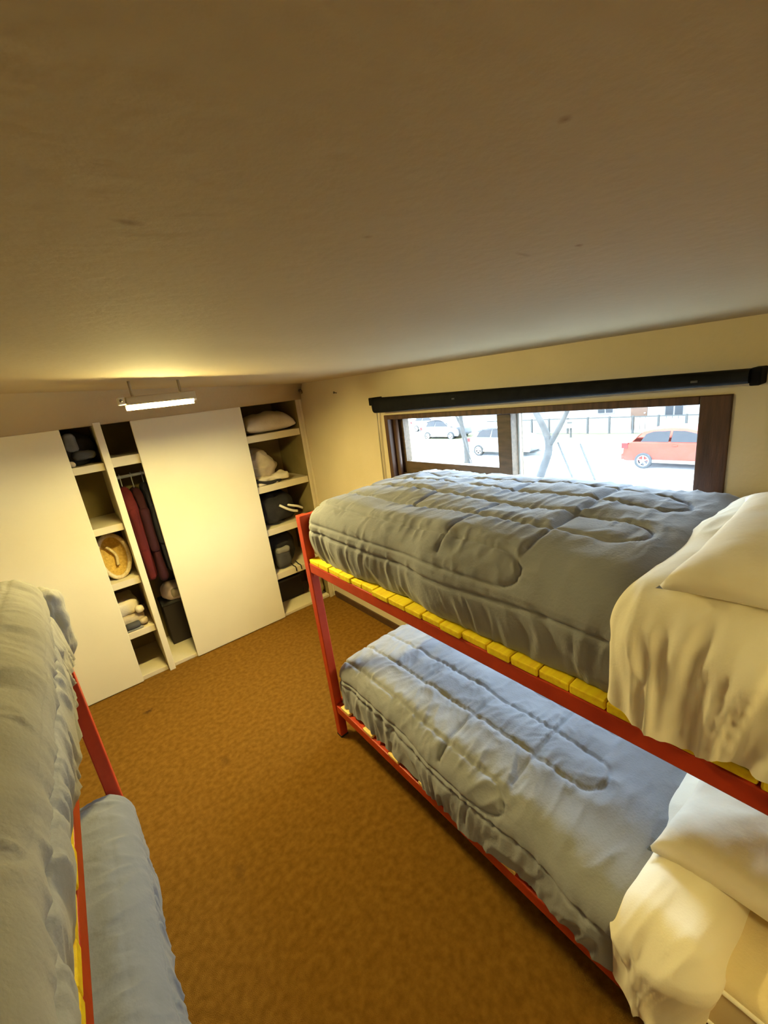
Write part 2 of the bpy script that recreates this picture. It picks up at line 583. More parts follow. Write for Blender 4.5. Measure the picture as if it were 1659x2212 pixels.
tube('end_pin', [(-0.055, -1.075, 1.672), (-0.055, -1.063, 1.672)], 0.008, 'lamp_white', rb)
for y in (-1.75, -2.74):
    box('mounting_clip', (-0.093, y - 0.009, 1.704 + (y + 1.075) * 0.016), (-0.087, y + 0.009, 1.711 + (y + 1.075) * 0.016), 'cloth_charcoal', rb, 0.001)
tube('pull_cord', curve_pts([(-0.02, -1.035, 1.70), (-0.018, -1.018, 1.55), (-0.017, -1.008, 1.35), (-0.016, -1.003, 1.15), (-0.016, -1.0, 0.95)], 20), 0.0028, 'cord_grey', rb, 6)
tube('pull_cord', curve_pts([(-0.03, -1.04, 1.70), (-0.022, -1.026, 1.50), (-0.019, -1.018, 1.32), (-0.018, -1.014, 1.15), (-0.016, -1.0, 0.95)], 20), 0.0028, 'cord_grey', rb, 6)

nl = root('wall_nail', (0, -0.555, 1.807), 'small dark nail in the cream wall beside the blind', 'nail')
tube('shank', [(0.004, -0.555, 1.807), (-0.02, -0.555, 1.812)], 0.003, 'nail_dark', nl, 8)
tube('head', [(-0.02, -0.555, 1.812), (-0.024, -0.555, 1.813)], 0.008, 'nail_dark', nl, 10)

hk = root('cup_hook', (-0.016, 0.0, 1.868), 'small dark hook at the header in the wardrobe corner', 'hook')
tube('plate', [(-0.016, -0.030, 1.868), (-0.016, -0.045, 1.868)], 0.012, 'nail_dark', hk, 10)
tube('hook', curve_pts([(-0.016, -0.045, 1.868), (-0.016, -0.062, 1.866), (-0.016, -0.066, 1.85), (-0.016, -0.055, 1.845)], 10), 0.004, 'nail_dark', hk, 8)

# ------------------------------------------------------------------ batten lamps


def batten(x0, x1, y, ztube, glow, label):
    zc = min(ceil_z(x0, y), ceil_z(x1, y))
    t = root('batten_lamp', ((x0 + x1) / 2, y, zc), label, 'lamp')
    box('housing', (x0 - 0.005, y - 0.034, ztube - 0.003), (x1 + 0.02, y + 0.034, ztube + 0.034), 'ceiling_paint', t, 0.004)
    for xs in (x0 + 0.03, x1 - 0.04):
        tube('hanger_stem', [(xs, y, ztube + 0.03), (xs, y, ceil_z(xs, y) + 0.004)], 0.006, 'ceiling_paint', t, 8)
    box('end_cap', (x0 - 0.036, y - 0.024, ztube + 0.002), (x0 - 0.004, y + 0.024, ztube + 0.036), 'lamp_white', t, 0.006)
    box('end_cap', (x1 + 0.006, y - 0.022, ztube - 0.012), (x1 + 0.022, y + 0.022, ztube + 0.024), 'lamp_white', t, 0.004)
    tube('switch', [(x0 - 0.024, y - 0.026, ztube + 0.02), (x0 - 0.024, y - 0.033, ztube + 0.02)], 0.007, 'lamp_dark', t)
    box('added_shield', (x0 - 0.005, y + 0.030, ztube - 0.0245), (x1 + 0.02, y + 0.036, ztube + 0.02), 'lamp_white', t, 0.001)  # back plate added to keep the tube's direct light off the upper doors
    pts = [(x0, y, ztube), (x0 + 0.02, y, ztube), (x1 - 0.06, y, ztube), (x1, y, ztube)]
    vs, fs = tube_vf(pts, [0.017, 0.019, 0.019, 0.007], 14)
    put('glowing_tube', me_from(vs, fs, 'tube'), glow, t, True)
    return t


batten(-1.360, -1.078, -0.90, 1.863, 'tube_glow', 'small glowing batten lamp mounted at the header above the wardrobe')
batten(-1.45, -1.00, -3.90, 1.80, 'tube_glow_room', 'glowing batten lamp on the ceiling between the pillow ends of the bunks')

# ------------------------------------------------------------------ wardrobe
wd = root('built_in_wardrobe', (-1.38, 0.25, 0.0), 'white built-in wardrobe with sliding doors and open shelf columns', 'wardrobe')
D1 = 0.50
box('sliding_door', (XL + 0.003, 0.0, 0.006), (-1.632, 0.02, 1.80), 'door_paint', wd, 0.003)
box('sliding_door', (-1.255, 0.0, 0.006), (-0.516, 0.02, 1.80), 'door_paint', wd, 0.003)
box('divider', (-1.460, -0.012, 0.0), (-1.420, D1, 1.815), 'door_paint', wd, 0.003)
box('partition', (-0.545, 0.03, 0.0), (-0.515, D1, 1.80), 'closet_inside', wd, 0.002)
box('partition', (-2.15, 0.03, 0.0), (-2.12, D1, 1.80), 'shelf_paint', wd, 0.002)
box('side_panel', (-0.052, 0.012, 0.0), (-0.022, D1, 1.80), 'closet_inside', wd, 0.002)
box('edge_strip', (-0.054, 0.0, 0.0), (-0.022, 0.012, 1.80), 'shelf_paint', wd, 0.002)
box('corner_strip', (-0.022, 0.004, 0.0), (-0.001, 0.03, 1.80), 'door_paint', wd, 0.002)
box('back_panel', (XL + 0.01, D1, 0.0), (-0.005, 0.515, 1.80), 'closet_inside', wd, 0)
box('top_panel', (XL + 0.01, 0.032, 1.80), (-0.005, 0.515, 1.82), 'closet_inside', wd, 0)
# hidden right column starts at the door edge, left column behind the left door
for z in (1.515, 1.108, 0.715, 0.335):
    box('shelf', (-2.12, 0.025, z), (-1.460, D1, z + 0.048), 'shelf_paint', wd, 0.003)
for z in (1.520, 1.112, 0.748, 0.350):
    box('shelf', (-0.515, 0.025, z), (-0.052, D1, z + 0.055), 'shelf_paint', wd, 0.003)
box('shelf', (-1.420, 0.025, 1.522), (-0.545, D1, 1.585), 'shelf_paint', wd, 0.003)
box('plinth', (-2.12, 0.022, 0.0), (-1.460, D1, 0.035), 'shelf_paint', wd, 0.004)
box('plinth', (-1.420, 0.022, 0.0), (-0.545, D1, 0.030), 'shelf_paint', wd, 0.004)
box('plinth', (-0.515, 0.022, 0.0), (-0.052, D1, 0.028), 'shelf_paint', wd, 0.004)
tube('hanging_rail', [(-1.42, 0.27, 1.43), (-0.545, 0.27, 1.43)], 0.012, 'hub', wd)


# ------------------------------------------------------------------ soft things
def put_soft(name, P, faces, m, parent=None):
    return put(name, me_from(P, faces, name), m, parent, True)


def quilt_segs(side, ysh):
    """stitch lines in unrolled (s, y): s is measured from the near long edge (0) towards the far edge"""
    S = []

    def U(s0, s1, ye, y0=-1.36):
        r = abs(s1 - s0) / 2
        mid = (s0 + s1) / 2
        S.extend(polyline([(s0, y0), (s0, ye + r)]))
        S.extend(polyline([(mid - r * math.cos(a) * (1 if s0 < s1 else -1), ye + r - r * math.sin(a)) for a in np.linspace(0, math.pi, 9)]))
        S.extend(polyline([(s1, ye + r), (s1, y0)]))
    U(0.215, 0.355, -2.735)
    U(0.50, 0.635, -2.735)
    U(0.77, 0.90, -2.72)
    U(-0.06, 0.075, -2.53)
    S.extend(polyline([(0.10, -2.515), (0.215, -2.52), (0.36, -2.515), (0.50, -2.51), (0.64, -2.515), (0.80, -2.515)]))
    S.extend(polyline([(0.0, -2.25), (0.12, -2.248), (0.22, -2.253), (0.34, -2.252)]))
    S.extend(polyline([(0.50, -2.20), (0.70, -2.20), (0.88, -2.20)]))
    S.extend(polyline([(0.215, -1.95), (0.355, -1.95)]))
    return [(a, b + ysh, c, d + ysh) for a, b, c, d in S]


def comforter(name, x_near, x_far, y0, y1, zb, zt, seed, label, m='duvet_grey', quilt=1.0, ysh=0.0, res=0.0062, crown=0.03, r=0.12, bulge=0.0, tuck=0.0, tuck_from=9.0,
              wr=1.0, group=None):
    """quilted cover over a mattress. x_near: edge towards the aisle, x_far: edge at the wall"""
    lo = (min(x_near, x_far), min(y0, y1), zb)
    hi = (max(x_near, x_far), max(y0, y1), zt)
    P, n, F = rbox(lo, hi, r, res, True, crown, rz=min(r, (zt - zb) * 0.75))
    sgn = 1 if x_far > x_near else -1
    fromnear = (P[:, 0] - x_near) * sgn
    drop = np.clip(zt - 0.02 - P[:, 2], 0, 9)
    width = abs(x_far - x_near)
    near = fromnear < width / 2
    s = np.where(near, fromnear - drop, fromnear + drop)
    foot = np.clip(P[:, 1] - (hi[1] - 0.10), 0, 9)
    A = np.stack([s, P[:, 1] + foot * 0 + np.where(P[:, 1] > hi[1] - 0.12, drop, 0)], 1)
    q = quilt_segs(sgn, ysh)
    d1 = seg_dist(A, q)
    # border seam running round the side
    zs = zb + 0.52 * (zt - zb)
    dz = np.abs(P[:, 2] - zs - 0.006 * np.sin(P[:, 1] * 5 + seed))
    side = np.clip((zt - 0.10 - P[:, 2]) / 0.05, 0, 1)
    db = np.where(side > 0, dz, 9)
    puff = 1 - np.exp(-d1 / 0.030)
    stitch = np.exp(-(d1 / 0.0058) ** 2)
    disp = quilt * (0.0075 * (puff - 1) - 0.0070 * stitch) * (1 - 0.75 * side) - 0.008 * np.exp(-(db / 0.006) ** 2) - 0.006 * np.exp(-db / 0.02)
    # broad softness
    disp += 0.012 * fbm(P * 4.0, seed, 2) * wr
    top = np.clip(n[:, 2], 0, 1)
    near_seam = np.exp(-(d1 / 0.05) ** 2)

    def crease(Q, sd):
        # sharp-edged little folds
        return 1 - 2.2 * np.abs(vnoise(Q, sd)) ** 0.8
    W = np.stack([s * 8, P[:, 1] * 24 + 1.5 * vnoise(P * 5, seed + 2), P[:, 2] * 8], 1)
    disp += 0.0040 * top * (0.3 + near_seam) * crease(W, seed + 5) * wr
    W4 = np.stack([s * 16 + P[:, 1] * 6, P[:, 1] * 44 + 2 * vnoise(P * 9, seed + 4), P[:, 2] * 14], 1)
    disp += 0.0018 * top * (0.25 + near_seam) * crease(W4, seed + 29) * wr
    W3 = np.stack([s * 7 + P[:, 1] * 13, P[:, 1] * 15 - s * 6, P[:, 2] * 8], 1)
    patch = np.clip(vnoise(P * 3.1, seed + 23) + 0.35, 0, 1)
    disp += 0.0050 * top * crease(W3, seed + 17) * patch * wr
    # hanging folds down the sides
    low = np.clip((zs + 0.05 - P[:, 2]) / 0.06, 0, 1)
    W2 = np.stack([P[:, 0] * 14, P[:, 1] * 24 + 1.6 * vnoise(P * 6, seed + 3), P[:, 2] * 4.5], 1)
    disp += (1 - top) * (0.25 + 0.75 * low) * (0.006 * crease(W2, seed + 9) + 0.004 * fbm(W2 * 1.9, seed + 13, 2)) * wr
    if tuck:
        P = P.copy()
        P[:, 0] += sgn * tuck * np.clip(1 - (P[:, 2] - zb) / 0.14, 0, 1) ** 1.5 * (fromnear < width / 2) * np.clip((tuck_from - P[:, 1]) / 0.15, 0, 1)
    if bulge:
        k = np.clip((-1.85 - P[:, 1]) / 0.45, 0, 1)
        k = k * k * (3 - 2 * k)
        P = P.copy()
        P[:, 0] -= sgn * bulge * k * np.clip(1 - fromnear / 0.25, 0, 1)
    P2 = P + n * disp[:, None]
    P2[:, 2] = np.maximum(P2[:, 2], zb - (0.018 if bulge else 0.004) * (1 if bulge else 1))
    o = put_soft(name, P2, F, m)
    tag(o, label, 'comforter', group)
    return o


def sheet_fold(name, x_near, x_far, ylo, yhi, zb, zt, seed, label, crown=0.03, amp=1.0, res=0.006, cut=None, hemw=1.0):
    lo = (min(x_near, x_far), ylo, zb)
    hi = (max(x_near, x_far), yhi, zt)
    P, n, F = rbox(lo, hi, 0.10, res, True, crown, rz=0.10)
    sgn = 1 if x_far > x_near else -1
    fromnear = (P[:, 0] - x_near) * sgn
    top = np.clip(n[:, 2], 0, 1)
    sidew = np.clip(1 - fromnear / 0.16, 0, 1) * np.clip((zt + 0.03 - P[:, 2]) / 0.12, 0.1, 1)
    # fan of falling folds
    hgt = (zt - P[:, 2]) / (zt - zb)
    fan = (P[:, 1] - yhi) * (1 + 0.35 * hgt) + 0.06 * hgt * vnoise(np.stack([P[:, 1] * 5, P[:, 2] * 2, P[:, 0] * 0], 1), seed)
    W = np.stack([fan * 19, P[:, 2] * 3.0, P[:, 0] * 3], 1)
    ridge = fbm(W, seed + 4, 2)
    Wc = np.stack([fan * 15 + 1.5 * vnoise(P * 6, seed + 1), P[:, 2] * 2.2, P[:, 0] * 3], 1)
    sharp = 1 - 2.4 * np.abs(vnoise(Wc, seed + 4)) ** 0.75
    disp = amp * sidew * (0.011 * sharp + 0.009 * ridge)
    W2 = np.stack([fan * 36 + P[:, 0] * 6, P[:, 2] * 5, P[:, 0] * 9], 1)
    disp += amp * 0.0035 * (1 - 2.2 * np.abs(vnoise(W2, seed + 8))) * (0.35 + sidew)
    disp += 0.010 * fbm(P * 5, seed + 2, 2)
    P2 = P + n * disp[:, None]
    # wavy hem
    hem = zb + 0.018 * np.sin(P[:, 1] * 21 + seed) + 0.012 * vnoise(P * np.array([0, 14, 0]), seed)
    k = hgt > 0.72
    P2[k, 2] += (hemw * (hem - zb) * (hgt - 0.72) / 0.28)[k]
    if cut is not None:
        P2 = cut(P2, hgt)
    o = put_soft(name, P2, F, 'sheet_white')
    return tag(o, label, 'sheet')


def pillow_vf(cx, cy, cz, sx, sy, th, rz=0.0, tilt=(0, 0), n=44, seed=0, corner=0.10):
    """cushion with drawn-out corners; centre at its underside"""
    ax = np.linspace(-1, 1, n)
    U, V = np.meshgrid(ax, ax, indexing='ij')
    pin_u = 1 - corner * (1 - V ** 2) ** 1.0 * 0 - corner * (1 - np.abs(V) ** 2.2) * np.abs(U) ** 3
    pin_v = 1 - corner * (1 - np.abs(U) ** 2.2) * np.abs(V) ** 3
    X = U * pin_u * sx / 2
    Y = V * pin_v * sy / 2
    H = (np.clip(1 - np.abs(U) ** 2.4, 0, 1) * np.clip(1 - np.abs(V) ** 2.4, 0, 1)) ** 0.38
    Q = np.stack([X.ravel() * 7, Y.ravel() * 7, np.zeros(X.size)], 1)
    wob = fbm(Q, seed, 3).reshape(X.shape)
    Qr = np.stack([X.ravel() * 16, Y.ravel() * 16, np.ones(X.size)], 1)
    wr = fbm(Qr, seed + 6, 2).reshape(X.shape)
    edge = np.clip(1.25 - H, 0, 1)
    zt = th * (0.74 * H * (1 + 0.16 * wob) + 0.04 * wr * edge * H ** 0.5) + th * 0.26
    zb = th * 0.26 * (1 - H) + 0 * H
    zb = np.minimum(zb, zt - 0.002)
    rim = (np.abs(U) > 0.9999) | (np.abs(V) > 0.9999)
    zt = np.where(rim, zb, zt)
    vs, fs = [], []
    idt = np.arange(n * n).reshape(n, n)
    idb = np.full((n, n), -1)
    P = [(X.ravel()[i], Y.ravel()[i], zt.ravel()[i]) for i in range(n * n)]
    for i in range(n):
        for j in range(n):
            if rim[i, j]:
                idb[i, j] = idt[i, j]
            else:
                idb[i, j] = len(P)
                P.append((X[i, j], Y[i, j], zb[i, j]))
    for i in range(n - 1):
        for j in range(n - 1):
            fs.append((idt[i, j], idt[i + 1, j], idt[i + 1, j + 1], idt[i, j + 1]))
            fs.append((idb[i, j], idb[i, j + 1], idb[i + 1, j + 1], idb[i + 1, j]))
    M = Matrix.Translation((cx, cy, cz)) @ Matrix.Rotation(rz, 4, 'Z') @ Matrix.Rotation(tilt[0], 4, 'X') @ Matrix.Rotation(tilt[1], 4, 'Y')
    return [M @ Vector(p) for p in P], fs


def pillow(name, label, args, m='pillow_white', **kw):
    vs, fs = pillow_vf(*args, **kw)
    return tag(put(name, me_from(vs, fs, name), m, None, True), label, 'pillow')


def blob(name, lo, hi, m, parent=None, amp=0.02, freq=9.0, seed=0, r=None, res=0.014, fold=None):
    """crumpled soft bundle filling a box"""
    size = [hi[i] - lo[i] for i in range(3)]
    r = r if r else 0.45 * min(size)
    P, n, F = rbox(lo, hi, r, res)
    fr = np.array(fold if fold else (freq, freq, freq))
    d = amp * fbm(P * fr, seed, 3)
    P = P + n * d[:, None]
    P[:, 2] = np.maximum(P[:, 2], lo[2])
    return put(name, me_from(P, F, name), m, parent, True)


# ------------------------------------------------------------------ bunk beds
SLAT_Y = [-1.487, -1.575, -1.663, -1.751, -1.838, -1.915, -1.992, -2.089, -2.181, -2.261, -2.346, -2.432, -2.527, -2.604, -2.687, -2.766,
          -2.851, -2.935, -3.018, -3.107, -3.195, -3.285, -3.372, -3.44]


def bunk(x_near, x_far, label, seed, slat_m):
    rnd = random.Random(seed)
    g = 1 if x_far > x_near else -1
    b = root('bunk_bed', ((x_near + x_far) / 2, -2.46, 0.0), label, 'bunk bed')
    T = 0.044
    ya, yb = -1.436, -3.49

    def bx(name, xa, xb, y0, y1, z0, z1, m, par=b, bev=0.004):
        xs = sorted((x_near + g * xa, x_near + g * xb))
        ys = sorted((y0, y1))
        return box(name, (xs[0], ys[0], z0), (xs[1], ys[1], z1), m, par, bev)
    Wd = abs(x_far - x_near)
    for xa in (0.0, Wd - T):
        for y0 in (ya, yb):
            p = bx('post', xa, xa + T, y0, y0 - T, 0.0, 1.272, 'red_metal')
            bx('foot_cap', xa - 0.001, xa + T + 0.001, y0 + 0.001, y0 - T - 0.001, 0.0, 0.012, 'cloth_black', p, 0.002)
    for y0 in (ya, yb):
        for z0, z1 in ((1.232, 1.270), (0.985, 1.036), (0.165, 0.212)):
            bx('end_rail', T, Wd - T, y0 - 0.006, y0 - T + 0.006, z0, z1, 'red_metal')
    for xa in (0.004, Wd - 0.04):
        r = bx('side_rail', xa, xa + 0.036, ya - T, yb, 0.988, 1.038, 'red_metal')
        # welded corner gussets
        for yy, sg in ((ya - T, -1), (yb, 1)):
            pts = [(yy, 0.99), (yy, 0.955)] + [(yy + sg * 0.035 * (1 - math.cos(a)), 0.99 - 0.035 * (1 - math.sin(a))) for a in np.linspace(0.2, 1.4, 5)] + [(yy + sg * 0.04, 0.99)]
            xs = sorted((x_near + g * (xa + 0.010), x_near + g * (xa + 0.026)))
            prism('gusset', pts, 'x', xs[0], xs[1], 'red_metal', r)
        bx('side_rail', xa, xa + 0.036, ya - T, yb, 0.165, 0.213, 'red_metal')
    # upper slats, close together, ends on the rail
    for i in range(len(SLAT_Y) - 1):
        y0, y1 = SLAT_Y[i] - rnd.uniform(0.0005, 0.004), SLAT_Y[i + 1] + rnd.uniform(0.0005, 0.003)
        e = rnd.uniform(-0.003, 0.006)
        bx('slat', 0.001 + e, Wd - 0.004 + e, y0, y1, 1.0385, 1.061 + rnd.uniform(-0.003, 0.004), slat_m, b, 0.0035)
    y = -1.527
    while y > -3.42:
        wv = rnd.uniform(0.058, 0.078)
        e = rnd.uniform(-0.002, 0.004)
        bx('slat', 0.002 + e, Wd - 0.006, y, y - wv, 0.2135, 0.230 + rnd.uniform(-0.002, 0.002), 'slat_pine', b, 0.003)
        y -= 0.198
    return b


XR = -0.885
bunk(XR, -0.012, 'red metal bunk bed with yellow slats standing along the window wall', 1, 'slat_yellow')
XN = -1.832
bunk(XN, -2.715, 'red metal bunk bed with yellow slats opposite the window', 2, 'slat_yellow')


def mattress(xa, xb, zb, h, label):
    lo, hi = (min(xa, xb), -3.435, zb), (max(xa, xb), -1.50, zb + h)
    t = root('mattress', ((xa + xb) / 2, -2.46, zb), label, 'mattress')
    bm = bmesh.new()
    bm_box(bm, lo, hi, 0.03, 4)
    put('body', bm_me(bm), 'mattress_cream', t, True)
    for z in (zb + 0.028, zb + h - 0.028):
        c = [(lo[0], lo[1]), (hi[0], lo[1]), (hi[0], hi[1]), (lo[0], hi[1])]
        pts = []
        rr = 0.03
        for (cx, cy), a0 in zip([(lo[0] + rr, lo[1] + rr), (hi[0] - rr, lo[1] + rr), (hi[0] - rr, hi[1] - rr), (lo[0] + rr, hi[1] - rr)], (180, 270, 0, 90)):
            for k in range(5):
                a = math.radians(a0 + 90 * k / 4)
                pts.append((cx + rr * math.cos(a), cy + rr * math.sin(a), z))
        pts.append(pts[0])
        tube('piping', pts, 0.006, 'sheet_white', t, 6)
    return t


mattress(-0.822, -0.035, 1.066, 0.20, 'cream mattress on the upper bunk by the window, under the quilted comforter')
mattress(-0.832, -0.035, 0.233, 0.19, 'cream mattress on the lower bunk by the window, its end bare under the pillow')
mattress(-1.860, -2.675, 1.066, 0.20, 'cream mattress on the upper bunk opposite the window')
mattress(-1.860, -2.675, 0.233, 0.19, 'cream mattress on the lower bunk opposite the window')

comforter('comforter', -0.880, -0.015, -1.447, -2.97, 1.064, 1.335, 3, 'grey quilted comforter on the upper bunk by the window', ysh=-0.085, r=0.125, tuck=0.032)
comforter('comforter', -0.868, -0.015, -1.442, -2.97, 0.234, 0.470, 8, 'blue-grey quilted comforter on the lower bunk by the window', ysh=0.0, r=0.11, bulge=0.03, wr=1.35)
pale = comforter('comforter', -1.813, -2.70, -1.455, -3.40, 1.060, 1.365, 14, 'pale grey comforter on the upper bunk opposite the window', m='duvet_pale', quilt=0.35, ysh=-0.1, r=0.095, wr=1.1, tuck=0.03, tuck_from=-2.22)
comforter('comforter', -1.800, -2.70, -1.455, -3.40, 0.236, 0.475, 21, 'smooth blue-grey comforter bulging from the lower bunk opposite the window', m='duvet_plain', quilt=0.12, r=0.115, wr=0.9)
blob('hanging_corner', (-1.880, -1.505, 1.02), (-1.806, -1.395, 1.275), 'duvet_pale', pale, 0.016, 10, 141, r=0.035, res=0.008, fold=(28, 24, 9))

sheet_fold('folded_sheet', -0.905, -0.03, -3.40, -2.835, 1.075, 1.345, 5, 'white sheet folded over the upper bunk, hanging in creases over its rail', amp=1.45, crown=0.022)


def low_cut(P, hgt):
    # the hanging end narrows towards its lower hem
    P[:, 1] += 0.035 * hgt * np.clip((-2.94 - P[:, 1]) / 0.17, 0, 1)
    return P


sheet_fold('folded_sheet', -0.922, -0.03, -3.115, -2.858, 0.226, 0.480, 12, 'white sheet folded over the lower bunk, with a bulging hanging end', amp=1.0, cut=low_cut, hemw=0.1)
pillow('pillow', 'plump cream pillow on the folded sheet of the upper bunk', (-0.545, -3.175, 1.338, 0.66, 0.50, 0.112), seed=4, rz=0.02)
pillow('pillow', 'cream pillow lying on the folded sheet of the lower bunk', (-0.40, -3.15, 0.462, 0.63, 0.50, 0.135), seed=9, rz=-0.02)

# ------------------------------------------------------------------ things in the wardrobe
pillow('pillow', 'cream pillow stuffed into the top wardrobe compartment beside the window wall', (-0.275, 0.215, 1.577, 0.43, 0.36, 0.16), m='cloth_cream', seed=15, n=32, corner=0.06)
# beige jacket with a black strap
t = root('crumpled_jacket', (-0.36, 0.2, 1.167), 'crumpled beige jacket with white hem and black strap on a wardrobe shelf', 'jacket')
blob('body', (-0.50, 0.10, 1.20), (-0.26, 0.42, 1.44), 'cloth_beige', t, 0.030, 10, 31)
blob('hem', (-0.48, 0.05, 1.185), (-0.20, 0.20, 1.235), 'cloth_cream', t, 0.014, 14, 33)
tube('strap', curve_pts([(-0.505, 0.06, 1.215), (-0.46, 0.045, 1.195), (-0.40, 0.04, 1.182), (-0.33, 0.045, 1.182), (-0.29, 0.06, 1.186)], 16), 0.014, 'cloth_black', t, 8)
blob('sleeve', (-0.49, 0.035, 1.1675), (-0.32, 0.10, 1.190), 'cloth_cream', t, 0.006, 14, 35)
# black bag with white handles
t = root('black_bag', (-0.33, 0.22, 0.803), 'black bag with two white carrying straps on a wardrobe shelf', 'bag')
blob('body', (-0.505, 0.06, 0.8035), (-0.18, 0.42, 1.06), 'cloth_black', t, 0.022, 9, 41)
tube('strap', curve_pts([(-0.35, 0.045, 0.975), (-0.30, 0.030, 0.935), (-0.25, 0.030, 0.905), (-0.20, 0.045, 0.885)], 14), 0.011, 'strap_white', t, 8)
tube('strap', curve_pts([(-0.29, 0.065, 0.965), (-0.24, 0.045, 0.945), (-0.19, 0.045, 0.925), (-0.14, 0.06, 0.895)], 14), 0.010, 'strap_white', t, 8)
# dark rucksack with grey pocket
t = root('dark_rucksack', (-0.36, 0.2, 0.405), 'charcoal rucksack with a grey front pocket on a low wardrobe shelf', 'rucksack')
blob('body', (-0.51, 0.12, 0.4055), (-0.20, 0.44, 0.70), 'cloth_black', t, 0.018, 9, 51)
blob('front_pocket', (-0.46, 0.06, 0.415), (-0.32, 0.15, 0.60), 'cloth_charcoal', t, 0.010, 12, 53)
blob('pocket_flap', (-0.45, 0.048, 0.55), (-0.33, 0.10, 0.605), 'cloth_grey', t, 0.006, 12, 55)
for x in (-0.335, -0.285):
    tube('dangling_strap', curve_pts([(x, 0.10, 0.43), (x + 0.005, 0.05, 0.413), (x + 0.008, 0.018, 0.408), (x + 0.01, 0.016, 0.37)], 14), 0.005, 'cloth_black', t, 6)
# low right compartment: dark bin at the back and a plastic bag at the side
t = root('storage_bin', (-0.30, 0.34, 0.028), 'dark open storage bin at the bottom of the wardrobe by the window wall', 'bin')
boxes('body', [((-0.50, 0.24, 0.028), (-0.20, 0.255, 0.23)), ((-0.50, 0.455, 0.028), (-0.20, 0.47, 0.23)), ((-0.50, 0.255, 0.028), (-0.485, 0.455, 0.23)),
               ((-0.215, 0.255, 0.028), (-0.20, 0.455, 0.23)), ((-0.485, 0.255, 0.028), (-0.215, 0.455, 0.04))], 'bin_dark', t)
boxes('rim', [((-0.51, 0.228, 0.222), (-0.19, 0.24, 0.24)), ((-0.51, 0.47, 0.222), (-0.19, 0.482, 0.24))], 'cloth_charcoal', t)
t = root('shopping_bag', (-0.115, 0.12, 0.028), 'crumpled green and brown shopping bag at the foot of the wardrobe corner', 'bag')
blob('body', (-0.175, 0.05, 0.0285), (-0.06, 0.20, 0.255), 'bag_green', t, 0.012, 14, 61)
tube('handle', curve_pts([(-0.15, 0.08, 0.24), (-0.14, 0.07, 0.30), (-0.10, 0.07, 0.30), (-0.085, 0.08, 0.24)], 14), 0.005, 'cloth_cream', t, 6)
# left column
t = root('bundled_jacket', (-1.56, 0.2, 1.563), 'dark bundled jacket with a grey lining on the top shelf beside the divider', 'jacket')
blob('body', (-1.72, 0.10, 1.5635), (-1.475, 0.42, 1.755), 'cloth_black', t, 0.018, 10, 71)
blob('lining', (-1.64, 0.06, 1.655), (-1.56, 0.16, 1.775), 'cloth_grey', t, 0.012, 14, 73)
blob('sleeve', (-1.60, 0.05, 1.60), (-1.475, 0.14, 1.66), 'cloth_charcoal', t, 0.012, 14, 75)
blob('tag_end', (-1.645, 0.035, 1.5635), (-1.605, 0.07, 1.60), 'cloth_beige', t, 0.005, 20, 77, res=0.008)
# straw basket: oval shallow bowl leaning on its side
t = root('straw_basket', (-1.555, 0.14, 0.763), 'oval straw basket leaning on its edge on a wardrobe shelf', 'basket')
def oval_bowl():
    vs, fs = [], []
    nr, ns = 10, 32
    for i in range(nr + 1):
        u = i / nr
        for k in range(ns):
            a = 2 * math.pi * k / ns
            rr = math.sin(u * math.pi / 2)
            x = 0.088 * rr * math.cos(a) * (1 + 0.05 * math.sin(a))
            z = 0.150 * rr * math.sin(a)
            y = 0.07 * math.cos(u * math.pi / 2)
            v = Matrix.Rotation(math.radians(-14), 3, 'X') @ Vector((x, y, z))
            vs.append(v + Vector((-1.563, 0.135, 0.763 + 0.158)))
    for i in range(nr):
        for k in range(ns):
            k2 = (k + 1) % ns
            fs.append((i * ns + k, i * ns + k2, (i + 1) * ns + k2, (i + 1) * ns + k))
    return vs, fs
vs, fs = oval_bowl()
me = me_from(vs, fs, 'bowl')
put('bowl', me, 'straw', t, True)
rim = [Vector(v) for v in vs[-32:]]
tube('rim', rim + [rim[0]], 0.014, 'straw_rim', t, 8)
cpt = curve_pts([rim[10] * 0.75 + rim[26] * 0.25 + Vector((-0.01, 0.03, 0)), rim[8] * 0.5 + rim[24] * 0.5 + Vector((0.012, 0.045, 0)), rim[9] * 0.25 + rim[25] * 0.75 + Vector((0.0, 0.03, 0))], 12)
tube('handle', cpt, 0.010, 'straw_rim', t, 8)
# folded clothes
for i, (z0, z1, nm, lb, m) in enumerate([(0.383, 0.475, 'cloth_cream', 'folded beige sweater lying lowest on the fourth wardrobe shelf', 'cloth_beige'),
                                         (0.476, 0.585, 'cloth_beige', 'folded cream sweater lying on the beige one in the wardrobe', 'cloth_cream')]):
    o = root('folded_sweater', (-1.57, 0.2, z0), lb, 'sweater')
    blob('body', (-1.70, 0.085 + 0.02 * i, z0), (-1.498 - 0.02 * i, 0.40, z1), m, o, 0.012, 9, 81 + i, r=0.035)
    blob('cuff', (-1.545, 0.05, z0 + 0.012), (-1.490, 0.11, z0 + 0.06), m, o, 0.006, 16, 85 + i, res=0.010)
t = root('slipper', (-1.585, 0.085, 0.383), 'dark grey slipper lying before the folded sweaters', 'slipper')
blob('sole', (-1.64, 0.035, 0.3835), (-1.53, 0.095, 0.397), 'cloth_grey', t, 0.002, 14, 91, res=0.008)
blob('upper', (-1.635, 0.032, 0.397), (-1.54, 0.085, 0.440), 'cloth_charcoal', t, 0.004, 14, 92, res=0.008)
